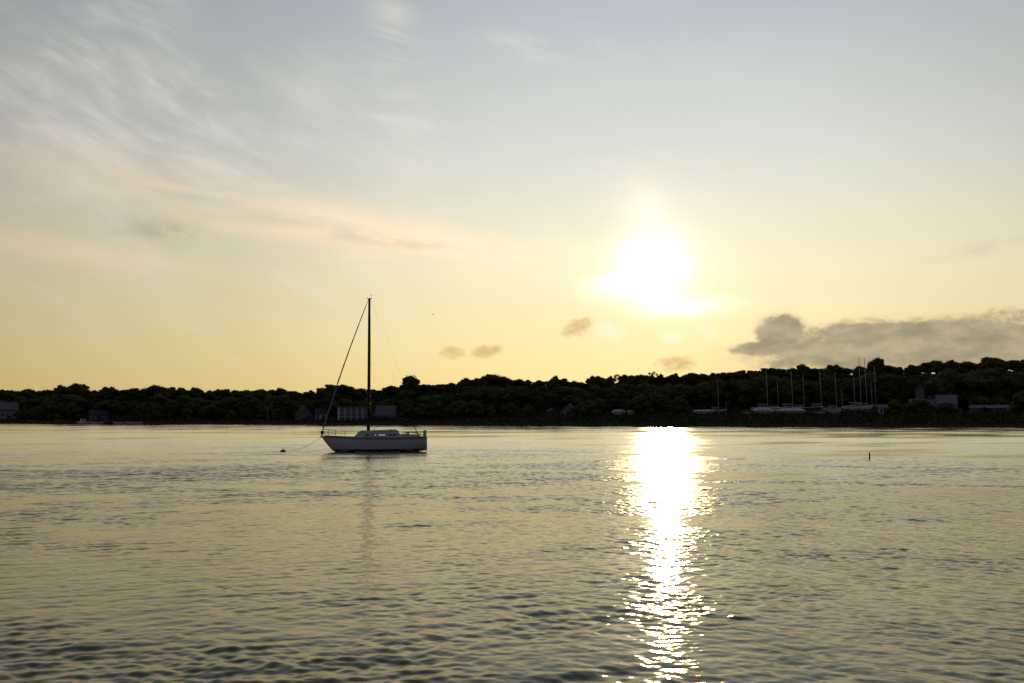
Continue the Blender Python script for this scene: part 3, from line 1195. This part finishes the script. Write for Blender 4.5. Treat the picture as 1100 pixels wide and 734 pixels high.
    for x0, x1, mm in wins:
        f_ = MB()
        for sd in (-1, 1):
            f_.face([(x0, sd * (cyz(winz0) - .012), winz0), (x1, sd * (cyz(winz0) - .012), winz0), (x1, sd * (cyz(winz1) - .012), winz1), (x0, sd * (cyz(winz1) - .012), winz1)])
        f_.build('window', M[mm], cb)
    MB().box((X(390.5), 0, zf + .1), (.5, .5, .07), None, .02).build('hatch', M['darkglass'], o)
    MB().box((X(421), 0, z_hi + .08), (.75, .62, .07), None, .02).build('hatch', M['deck'], o)
    # cockpit coamings and tiller
    ck = MB()
    for sd in (-1, 1):
        ck.prism([(cx3 - .05, sd * .74, zd - .02), (X(451), sd * .66, zd - .02), (X(450), sd * .66, zd + .14), (cx3 - .05, sd * .74, zd + .24)], (0, sd * .09, 0))
    ck.build('coaming', M['hull'], o)
    MB().tube([(X(452), 0, zd + .16), (X(446), 0, zd + .34), (X(441), 0, zd + .38)], [.035, .03, .022], 6).build('tiller', M['wood'], o)
    # winches
    for sd in (-1, 1):
        MB().tube([(X(437.5), sd * .74, zd + .16), (X(437.5), sd * .74, zd + .26), (X(437.5), sd * .74, zd + .36)], [.10, .07, .085], 10).build('winch', M['steel'], o)
    # mast
    xm = X(395.6)
    zt = Z(321.8)
    mast = MB().tube([(xm, 0, zf), (xm, 0, zt * .5), (xm - .02, 0, zt * .86), (xm - .03, 0, zt)], [.105, .10, .09, .075], 12, 1.25).build('mast', M['spar'], o, True)
    MB().box((xm - .03, 0, zt + .03), (.42, .10, .06), None, .015).build('masthead', M['spar'], mast)
    mi = MB().tube([(xm + .12, 0, zt + .05), (xm + .12, 0, zt + .34)], .012, 5)
    mi.tube([(xm + .0, 0, zt + .30), (xm + .24, 0, zt + .34)], .012, 5)
    mi.build('wind_vane', M['spar'], mast)
    zsp = Z(391.5)
    sp = []
    for sd in (-1, 1):
        sp.append(MB().tube([(xm, 0, zsp), (xm + .14, sd * .82, zsp + .03)], [.035, .02], 6).build('spreader', M['spar'], mast))
    for sd in (-1, 1):
        MB().tube([(xm + .10, sd * 1.22, zd), (xm + .14, sd * .82, zsp + .03), (xm - .02, 0, zt - .1)], .006, 5).build('shroud', M['wire'], o)
        MB().tube([(xm + .35, sd * 1.20, zd), (xm + .02, sd * .05, zsp - .1)], .006, 5).build('shroud', M['wire'], o)
    # roller-furled headsail on its stay, drum at the stemhead
    stay0, stay1 = Vector((X(347.3), 0, Z(463.5))), Vector((xm - .12, 0, zt - .06))
    pts, rd = [], []
    for k in range(29):
        u = k / 28
        p = stay0.lerp(stay1, u) + Vector((-.14 * math.sin(u * math.pi), 0, -.05 * math.sin(u * math.pi)))
        pts.append(p)
        rd.append((.02 if u > .93 or u < .02 else .030 + .034 * (1 - u) ** .8) * (1 + .10 * math.sin(k * 2.4)))
    MB().tube(pts, rd, 8).build('furled_headsail', M['furled'], o, True)
    MB().tube([stay0 + Vector((-.02, 0, -.30)), stay0 + Vector((-.01, 0, -.18)), stay0 + Vector((0, 0, -.02)), stay0 + Vector((.01, 0, .06))], [.05, .13, .13, .05], 10).build('furler_drum', M['black'], o)
    MB().tube([(xm + .12, 0, zt), (X(455.5), 0, zd + .05)], .003, 5).build('backstay', M['wire'], o)
    # boom with the mainsail flaked under its cover
    zb = Z(453.2)
    x_be = X(437)
    MB().tube([(xm + .1, 0, zb), (x_be, 0, zb + .12)], .055, 8).build('boom', M['spar'], o, True)
    secs = []
    for u, up, hw in ((0, 1.05, .13), (.03, .92, .16), (.08, .62, .17), (.15, .46, .17), (.3, .40, .16), (.5, .34, .14), (.7, .26, .12), (.88, .18, .09), (.98, .10, .05)):
        x = xm + .13 + (x_be - xm - .1) * u
        z0 = zb + .12 * u - .05
        secs.append([(x, hw * math.sin(a_) * (1 if math.cos(a_) < .2 else .7), z0 + up * (.5 - .5 * math.cos(a_))) for a_ in np.linspace(0, 2 * math.pi, 12, endpoint=False)])
    MB().loft(secs).build('sail_cover', M['sailcover'], o, True)
    MB().tube([(X(399), .0, zd + .45), (X(411.5), 0, zb + .02)], .018, 6).build('boom_vang', M['furled'], o)
    MB().tube([(x_be - .1, 0, zb + .1), (xm + .14, 0, zt - .2)], .0025, 5).build('topping_lift', M['wire'], o)
    # rails
    zr = Z(461.8)
    bow = MB()
    rail = [(X(361.5), .74, zr - .06), (X(354), .46, zr), (X(348.6), .10, zr + .02), (X(348.6), -.10, zr + .02), (X(354), -.46, zr), (X(361.5), -.74, zr - .06)]
    bow.tube(rail, .020, 6)
    bow.tube([(p_[0], p_[1] * 1.02, p_[2] - .26) for p_ in rail], .012, 6)
    for k in (0, 1, 4, 5):
        p_ = rail[k]
        bow.tube([p_, (p_[0] - .04, p_[1] * 1.04, zd + .02)], .018, 6)
    for k in (2, 3):
        p_ = rail[k]
        bow.tube([p_, (p_[0] + .12, p_[1], zd + .07)], .018, 6)
    bow.build('bow_rail', M['steel'], o)
    stn = MB()
    zr2 = Z(464.6)
    rail = [(X(434.5), 1.04, zr2 - .02), (X(446), 1.06, zr2), (X(455.5), .92, zr2 + .02), (X(457), .3, zr2 + .02), (X(457), -.3, zr2 + .02), (X(455.5), -.92, zr2 + .02), (X(446), -1.06, zr2), (X(434.5), -1.04, zr2 - .02)]
    stn.tube(rail, .020, 6)
    stn.tube([(p_[0], p_[1], p_[2] - .22) for p_ in rail], .012, 6)
    for p_ in rail:
        stn.tube([p_, (p_[0] - .03, p_[1], zd - .02)], .018, 6)
    stn.build('stern_rail', M['steel'], o)
    MB().tube([(X(448.2), -.9, zd), (X(444.8), -.9, Z(461)), (X(442.3), -.9, Z(456.2))], [.035, .03, .02], 6).build('flag_staff', M['wood'], o)
    for xk in (X(371), X(384), X(400), X(417)):
        for sd in (-1, 1):
            yb = float(np.interp(xk, [r[-1][0] for r in rings], [r[-1][1] for r in rings])) * .95
            MB().tube([(xk, sd * yb, zd), (xk, sd * yb, zd + .56)], .011, 5).build('stanchion', M['steel'], o)
    ll = MB()
    for sd in (-1, 1):
        for dz_ in (.55, .30):
            pp = [(X(361.5), sd * .74, zr - .06 - (.55 - dz_))] + [(xk, sd * float(np.interp(xk, [r[-1][0] for r in rings], [r[-1][1] for r in rings])) * .95, zd + dz_) for xk in (X(371), X(384), X(400), X(417))] + [(X(434.5), sd * 1.04, zr2 - .02 - (.55 - dz_) * .8)]
            ll.tube(pp, .005, 4)
    ll.build('lifeline', M['wire'], o)
    # outboard on the stern rail
    ob = MB()
    ob.box((X(456.6), .55, Z(466.0)), (.26, .30, .52), None, .06)
    ob.build('outboard_motor', M['outboard'], o)
    lg = MB().box((X(457.4), .55, Z(471.5)), (.10, .10, .75), None, .02)
    lg.tube([(X(457.4), .55, Z(475)), (X(458.0), .55, Z(477.5))], [.05, .03], 6)
    lg.build('outboard_leg', M['black'], o)
    MB().box((X(457.2), -.1, Z(480.5)), (.16, .07, .66), None, .02).build('rudder', M['hull'], o)
    MB().prism([(X(400), -.06, -.35), (X(420), -.06, -.35), (X(417), -.06, -1.5), (X(405), -.06, -1.5)], (0, .12, 0)).build('keel', M['antifoul'], o)
    MB().tube([(X(348), .06, Z(468)), (X(346.4), .06, Z(467.6)), (X(345.6), .06, Z(470.5))], .035, 6).build('anchor', M['black'], o)
    return o, X, Z


boat, BX, BZ = sailboat()
bpy.context.view_layer.update()
bow_w = boat.matrix_world @ Vector((BX(347), 0, BZ(468.6)))

# mooring float and its line
bp_ = on_plane(304, 485.6)
mb = MB()
mb.loft([[(r * math.cos(a), r * math.sin(a), z) for a in np.linspace(0, 2 * math.pi, 16, endpoint=False)] for r, z in ((.04, -.18), (.18, -.13), (.25, 0), (.22, .11), (.10, .18), (.04, .20))])
o = thing('mooring_buoy', 'small dark round mooring float ahead of the sloop\'s bow', 'buoy', (bp_.x, bp_.y, 0))
mb.build('float', M['float'], o, True)
MB().tube([(.0, 0, .19), (.0, 0, .26), (.04, 0, .29), (.07, 0, .26), (.07, 0, .19)], .014, 6).build('ring', M['steel'], o)
a_ = Vector((bp_.x + .08, bp_.y, .17))
pts = [a_.lerp(bow_w, k / 14) + Vector((0, 0, -.42 * math.sin(k / 14 * math.pi))) for k in range(15)]
o = MB().tube(pts, .012, 6).build('mooring_rope', M['rope'])
tag(o, 'slack rope running from the dark float up to the sloop\'s bow', 'rope')

# stake in open water at the right
sp_ = on_plane(934, 493.6)
o = thing('marker_stake', 'short dark stake standing out of open water on the right', 'stake', (sp_.x, sp_.y, 0), .4)
MB().tube([(0, 0, -.8), (.01, 0, .2), (.02, .01, .44)], [.055, .05, .045], 8).build('post', M['wood'], o)
MB().box((.02, .01, .45), (.11, .10, .04), None, .01).build('cap', M['wood'], o)


# ------------------------------------------------------------------ boatyard
def stand_mb(x, y, ztop, zbot):
    mb = MB()
    for k in range(3):
        a = k * 2.094
        mb.tube([(x + math.cos(a) * .34, y + math.sin(a) * .34, zbot), (x, y, zbot + .75)], .03, 5)
    mb.tube([(x, y, zbot + .7), (x, y * .97, ztop)], .03, 5)
    mb.box((x, y * .97, ztop), (.28, .06, .22))
    return mb


def yard_sailboat():
    """laid-up sailboat of unit type: 9 m hull on its keel and jack stands; bow at +x; origin on the ground"""
    o = thing('laid_up_sailboat', 'x', 'sailboat', (0, 0, 0))
    zl = 1.75                                       # waterline height over the ground
    rings = [[(-x, y, z + zl) for x, y, z in r] for r in hull_rings(-4.5, 4.5, 2.9, 1.15, .95, .5, n=16)]
    mb = MB().loft(rings, caps=False, closed=False)
    bm = mb.bm
    bm.verts.ensure_lookup_table()
    bm.faces.new(list(bm.verts)[-13:])
    mb.loft([[(r[0][0], r[0][1] * .98, r[0][2] - .02), (r[0][0], 0, r[0][2] + .05), (r[-1][0], r[-1][1] * .98, r[-1][2] - .02)] for r in rings], caps=False, closed=False)
    mb.build('hull', M['hullgrey'], o, True)
    MB().prism([(-1.2, -.09, zl - .42), (1.1, -.09, zl - .42), (.7, -.09, .06), (-.9, -.09, .06)], (0, .18, 0)).build('keel', M['antifoul'], o)
    MB().prism([(-2.2, -.8, zl + 1.0), (1.6, -.7, zl + 1.02), (.9, -.62, zl + 1.45), (-2.1, -.70, zl + 1.5)], (0, 1.5, 0)).build('cabin', M['hullcream'], o)
    MB().box((-.2, -.70, zl + 1.24), (1.9, .18, .16), None, .02).build('window', M['darkglass'], o)
    MB().tube([(1.0, 0, zl + 1.0), (.85, 0, zl + 6), (.62, 0, zl + 11.5)], [.10, .095, .075], 8).build('mast', M['alu'], o, True)
    MB().tube([(.9, 0, zl + 2.0), (-2.4, 0, zl + 2.1)], [.12, .09], 8).build('boom', M['alu'], o)
    MB().box((0, 0, .03), (2.4, .5, .10)).build('keel_block', M['wood'], o)
    for x in (-2.4, 2.0):
        for y in (-1.15, 1.15):
            stand_mb(x, y, zl + .12, 0).build('jack_stand', M['spar'], o)
    return o


proto = yard_sailboat()
# (mast px at foot, foot row ignored, mast-top row, depth behind waterline, hull length factor, hull material, label)
YARD = [
    (771, 407, 34, .72, 'hullcream', 'low cream sailboat with one mast, right beside the small white covered boat'),
    (823.5, 400.0, 33, .95, 'hull', 'sailboat whose mast stands over the domed white cover'),
    (835, 409, 52, .85, 'hullcream', 'dim sailboat in the gap between the two white covers, shorter mast'),
    (850.2, 399.2, 31, .95, 'hull', 'sailboat whose mast stands at the middle of the largest white cover'),
    (862.6, 403.2, 48, .9, 'hullblue', 'dark hulled sailboat at the right end of the largest white cover'),
    (881, 399.2, 36, .95, 'hullblue', 'dark hulled sailboat with mast midway between large cover and the mast pair'),
    (897.2, 400.6, 32, .8, 'hullcream', 'cream hulled sailboat second mast left of the two tallest masts'),
    (903.5, 418, 56, .7, 'hullgrey', 'small dim sailboat with the shortest mast in the yard'),
    (917, 405.5, 50, .85, 'hull', 'sailboat with a medium mast just left of the two tallest masts'),
    (923.4, 385, 35, 1.05, 'hull', 'sailboat carrying the left one of the two tallest masts'),
    (929.4, 385, 46, 1.0, 'hullblue', 'sailboat carrying the right one of the two tallest masts'),
    (935.2, 410, 58, .7, 'hullgrey', 'small dim sailboat behind, short mast right of the two tallest'),
    (939.4, 393, 50, .9, 'hullgrey', 'sailboat with a tall thin mast rightmost in the boatyard'),
]
first = True
for px, ytop, t, k, hm, lb in YARD:
    p = place(px, t)
    rz = -math.atan2(p.x, p.y) + R(random.uniform(-9, 9))
    p = p - Vector((math.cos(rz), math.sin(rz), 0)) * (1.0 * k)
    if first:
        r, kids = proto, list(proto.children)
        r.location, r.rotation_euler = p, (0, 0, rz)
        r['label'] = lb
        r['group'] = 'sailboats laid up in the boatyard'
        r.scale = (k, k, k)
        first = False
    else:
        r, kids = dup(proto, p, rz, lb, 'sailboats laid up in the boatyard', (k, k, k))
    zt_ = (height_at(px, ytop, p.y) - p.z) / k
    for c in kids:
        nm = c.name.split('.')[0]
        if nm == 'mast':
            # longer or shorter spar, foot staying on the deck
            f_ = (zt_ - 2.75) / 10.5
            c.scale = (1, 1, f_)
            c.location.z = 2.75 * (1 - f_)
        elif nm == 'hull':
            c.data = c.data.copy() if c.data.users > 1 else c.data
            c.data.materials[0] = M[hm]


def wrapped_boat(label, px0, px1, t, y_top, dome, m_='wrap', group='shrink wrapped boats in the boatyard'):
    pc = (px0 + px1) / 2
    p = place(pc, t)
    L = (px1 - px0) * scale_at(pc, t)
    H = height_at(pc, y_top, p.y) - p.z
    o = thing('covered_boat', label, 'boat', (p.x, p.y, p.z), -math.atan2(p.x, p.y) + R(random.uniform(-6, 6)), group)
    zl = .9
    rings = [[(-x, y, z + zl) for x, y, z in r] for r in hull_rings(-L / 2, L / 2, min(2.9, L * .36), .85, .7, .4, n=14)]
    mb = MB().loft(rings, caps=False, closed=False)
    mb.bm.verts.ensure_lookup_table()
    mb.bm.faces.new(list(mb.bm.verts)[-13:])
    mb.build('hull', M['hull'], o, True)
    secs = []
    hb = min(2.9, L * .36) / 2 + .07
    n = 15
    for i in range(n):
        u = i / (n - 1)
        x = L / 2 + .05 - (L + .1) * u
        prof = (math.sin(min(1, max(0.0, u * dome + .08)) * math.pi / 2)) * (math.sin(min(1, (1 - u) * dome * .9 + .30) * math.pi / 2))
        zt_ = zl + .45 + (H - zl - .45) * prof + .05 * math.sin(i * 2.1)
        ww = hb * (max(.06, min(1, (u + .01) * 2.4)) ** .6)
        zb = zl + .42
        secs.append([(x, -ww, zb), (x, -ww * .99, zb + .3), (x, -ww * .62, zb + (zt_ - zb) * .78), (x, -ww * .14, zt_), (x, ww * .14, zt_),
                     (x, ww * .62, zb + (zt_ - zb) * .78), (x, ww * .99, zb + .3), (x, ww, zb)])
    MB().loft(secs).build('cover', M[m_], o, True)
    for x in (-L * .26, L * .22):
        for y in (-.9, .9):
            stand_mb(x, y, zl + .25, 0).build('jack_stand', M['spar'], o)
    MB().box((0, 0, .22), (L * .4, .35, .5)).build('keel_block', M['wood'], o)
    return o


wrapped_boat('white covered boat alone on the bank just left of the sun glitter', 657, 672, 20, 440.0, 3.2)
wrapped_boat('small round white cover touching the lone covered boat left of the glitter', 673, 681, 21, 440.8, 3.0)
wrapped_boat('low white covered boat at the left end of the boatyard right of the glitter', 743.5, 766.5, 22, 440.6, 2.2)
wrapped_boat('domed white covered boat at the middle of the boatyard', 808, 830, 22, 438.0, 2.0)
wrapped_boat('narrow grey covered boat squeezed between the dome and the largest white cover', 830.5, 836.5, 27, 440.2, 2.5)
wrapped_boat('largest white wrapped boat with a long flat top in the boatyard', 836.5, 863.5, 22, 439.2, 4.5)
wrapped_boat('low tan covered boat left of the domed white cover', 795, 808, 24, 443.0, 2.4, 'tarp', 'tarpaulined boats in the boatyard')
wrapped_boat('low tan covered boat right of the largest white cover', 872, 887, 23, 442.0, 2.4, 'tarp', 'tarpaulined boats in the boatyard')
wrapped_boat('pale low covered boat under the masts at the right of the yard', 888, 902, 23, 442.2, 2.4, 'wrap')

# shed at the right end of the yard
house('boatyard_shed', 'small cream shed right of the two tallest masts', 942.5, 952, 26, 441, 438.6, 'hullcream', 'roof_g', False, 1, 2, 4, None, True, 3, 'shed')


# dark bushes in front of the houses and among the boats
def bush(px, t, h, wd, label, group):
    add_tree(px, t, h, random.choice([1, 5, 2]), label, group, wd, 'dark_bush')['category'] = 'bush'


for px in (868, 905, 936):
    bush(px, 16, 2.2, 1.3, 'low dark bush on the bank in front of the boatyard', 'bushes in front of the boatyard')
for px, h in ((976, 4.6), (985, 5.2), (998, 3.6), (1011, 4.2), (1019, 3.4)):
    bush(px, 32, h, 1.25, 'rounded dark bush in front of the grey houses on the right', 'bushes in front of the grey houses')
for px in (328, 356, 401, 414):
    bush(px, 12, 2.0, 1.4, 'low dark bush on the bank near the white three storey building', 'bushes by the white building')


# ------------------------------------------------------------------ poles along the shore
def pole(name, label, px, t, y_top, rad, m_, arm=False):
    p = place(px, t)
    h = height_at(px, y_top, p.y) - p.z
    o = thing(name, label, 'pole', (p.x, p.y, p.z))
    MB().tube([(0, 0, -.2), (0, 0, h * .5), (0, 0, h)], [rad, rad * .85, rad * .6], 8).build('post', m_, o)
    if arm:
        MB().tube([(0, 0, h - .3), (.5, 0, h - .05), (1.1, 0, h - .02)], .035, 6).build('arm', m_, o)
        MB().box((1.3, 0, h - .03), (.5, .2, .1), None, .03).build('lamp_head', m_, o)
    else:
        MB().box((0, 0, h + .02), (rad * 2.4, rad * 2.4, .06)).build('cap', m_, o)
    return o


pole('dark_pole', 'thin dark pole in front of the lone white covered boat', 668, 16, 427, .10, M['spar'])
pole('lamp_post', 'pale lamp post right of the pale gabled house', 623, 24, 432, .09, M['alu'], True)
pole('short_post', 'short pale post at the waterline right of the sloop', 502, 5, 450.5, .10, M['alu'])
pole('flag_pole', 'tall pale pole right of the tall grey house', 1026, 36, 424, .10, M['alu'])
pole('dark_pole', 'dark post at the right end of the long low shed', 1082, 24, 437, .16, M['wood'])
pole('lamp_post', 'dim lamp post left of the boatyard\'s masts', 779, 40, 431, .08, M['alu'], True)
pole('short_post', 'small pale post at the left shore between cottage and gabled house', 289, 14, 439, .08, M['alu'])


# ------------------------------------------------------------------ small craft and pier at the left shore
def motorboat(label, px, t, L, cab, group='small craft at the left shore'):
    p = place(px, t)
    o = thing('motorboat', label, 'boat', (p.x, p.y, .02), -math.atan2(p.x, p.y) + R(random.uniform(-12, 12)), group)
    rings = hull_rings(-L / 2, L / 2, L * .36, .95, .75, .3, n=14)
    mb = MB().loft(rings, caps=False, closed=False)
    mb.bm.verts.ensure_lookup_table()
    mb.bm.faces.new(list(mb.bm.verts)[-13:])
    mb.build('hull', M['hull'], o, True)
    MB().loft([[(r[0][0], r[0][1] * .96, r[0][2] - .05), (r[0][0], 0, r[0][2]), (r[-1][0], r[-1][1] * .96, r[-1][2] - .05)] for r in rings], caps=False, closed=False).build('deck', M['deck'], o)
    if cab:
        MB().prism([(-L * .2, -.7, .8), (L * .18, -.7, .8), (L * .16, -.7, 1.9), (-L * .10, -.7, 1.9)], (0, 1.4, 0)).build('cabin', M['hull'], o)
        MB().box((0, -.70, 1.5), (L * .2, .06, .42)).build('window', M['darkglass'], o)
    else:
        MB().prism([(-L * .18, -.6, .8), (-L * .12, -.6, .8), (-L * .05, -.6, 1.25), (-L * .07, -.6, 1.25)], (0, 1.2, 0)).build('windshield', M['darkglass'], o)
    MB().box((L / 2 + .12, 0, .8), (.3, .32, .55), None, .07).build('outboard_motor', M['black'], o)
    return o


motorboat('white cabin motorboat leftmost of the small craft on the left shore', 92, -5, 5.2, True)
motorboat('open white motorboat just right of the leftmost cabin motorboat', 106, -5, 5.6, False)
motorboat('open white motorboat just right of the little pier', 131, -6, 5.0, False)
motorboat('low white motorboat rightmost of the small craft on the left shore', 146, -4, 6.5, False)
p = place(120, 0)
o = thing('pier', 'small wooden pier among the small craft on the left shore', 'pier', (p.x, p.y, 0), -math.atan2(p.x, p.y))
MB().box((0, -4, .85), (1.6, 11, .12)).build('deck', M['wood'], o)
for y in (-9, -5, -1):
    for x in (-.86, .86):
        MB().tube([(x, y, -1.2), (x, y, 1.5)], .10, 8).build('post', M['wood'], o)


# ------------------------------------------------------------------ birds
def bird(label, px, py, Y, s, rz):
    d = ray(px, py)
    k = Y / d.y
    o = thing('bird', label, 'bird', (d.x * k, Y, CAM_H + d.z * k), rz, 'birds in flight')
    MB().tube([(0, -.24 * s, 0), (0, -.16 * s, .01), (0, 0, .0), (0, .16 * s, .0), (0, .28 * s, .01)], [.01 * s, .05 * s, .07 * s, .045 * s, .012 * s], 8).build('body', M['bird'], o, True)
    for sd in (-1, 1):
        mb = MB()
        mb.loft([[(sd * x * s, (y - c) * s, z * s), (sd * x * s, y * s, (z + .015) * s), (sd * x * s, (y + c) * s, z * s), (sd * x * s, y * s, (z - .008) * s)]
                 for x, y, z, c in ((.03, 0, .02, .10), (.22, -.03, .14, .09), (.42, .05, .12, .06), (.60, .14, .04, .015))])
        mb.build('wing', M['bird'], o)


bird('tiny dark bird low over the shore left of the sloop', 252, 380, 190, .62, .5)
bird('tiny dark bird in the sky right of the masthead', 465, 338, 180, .7, 1.0)
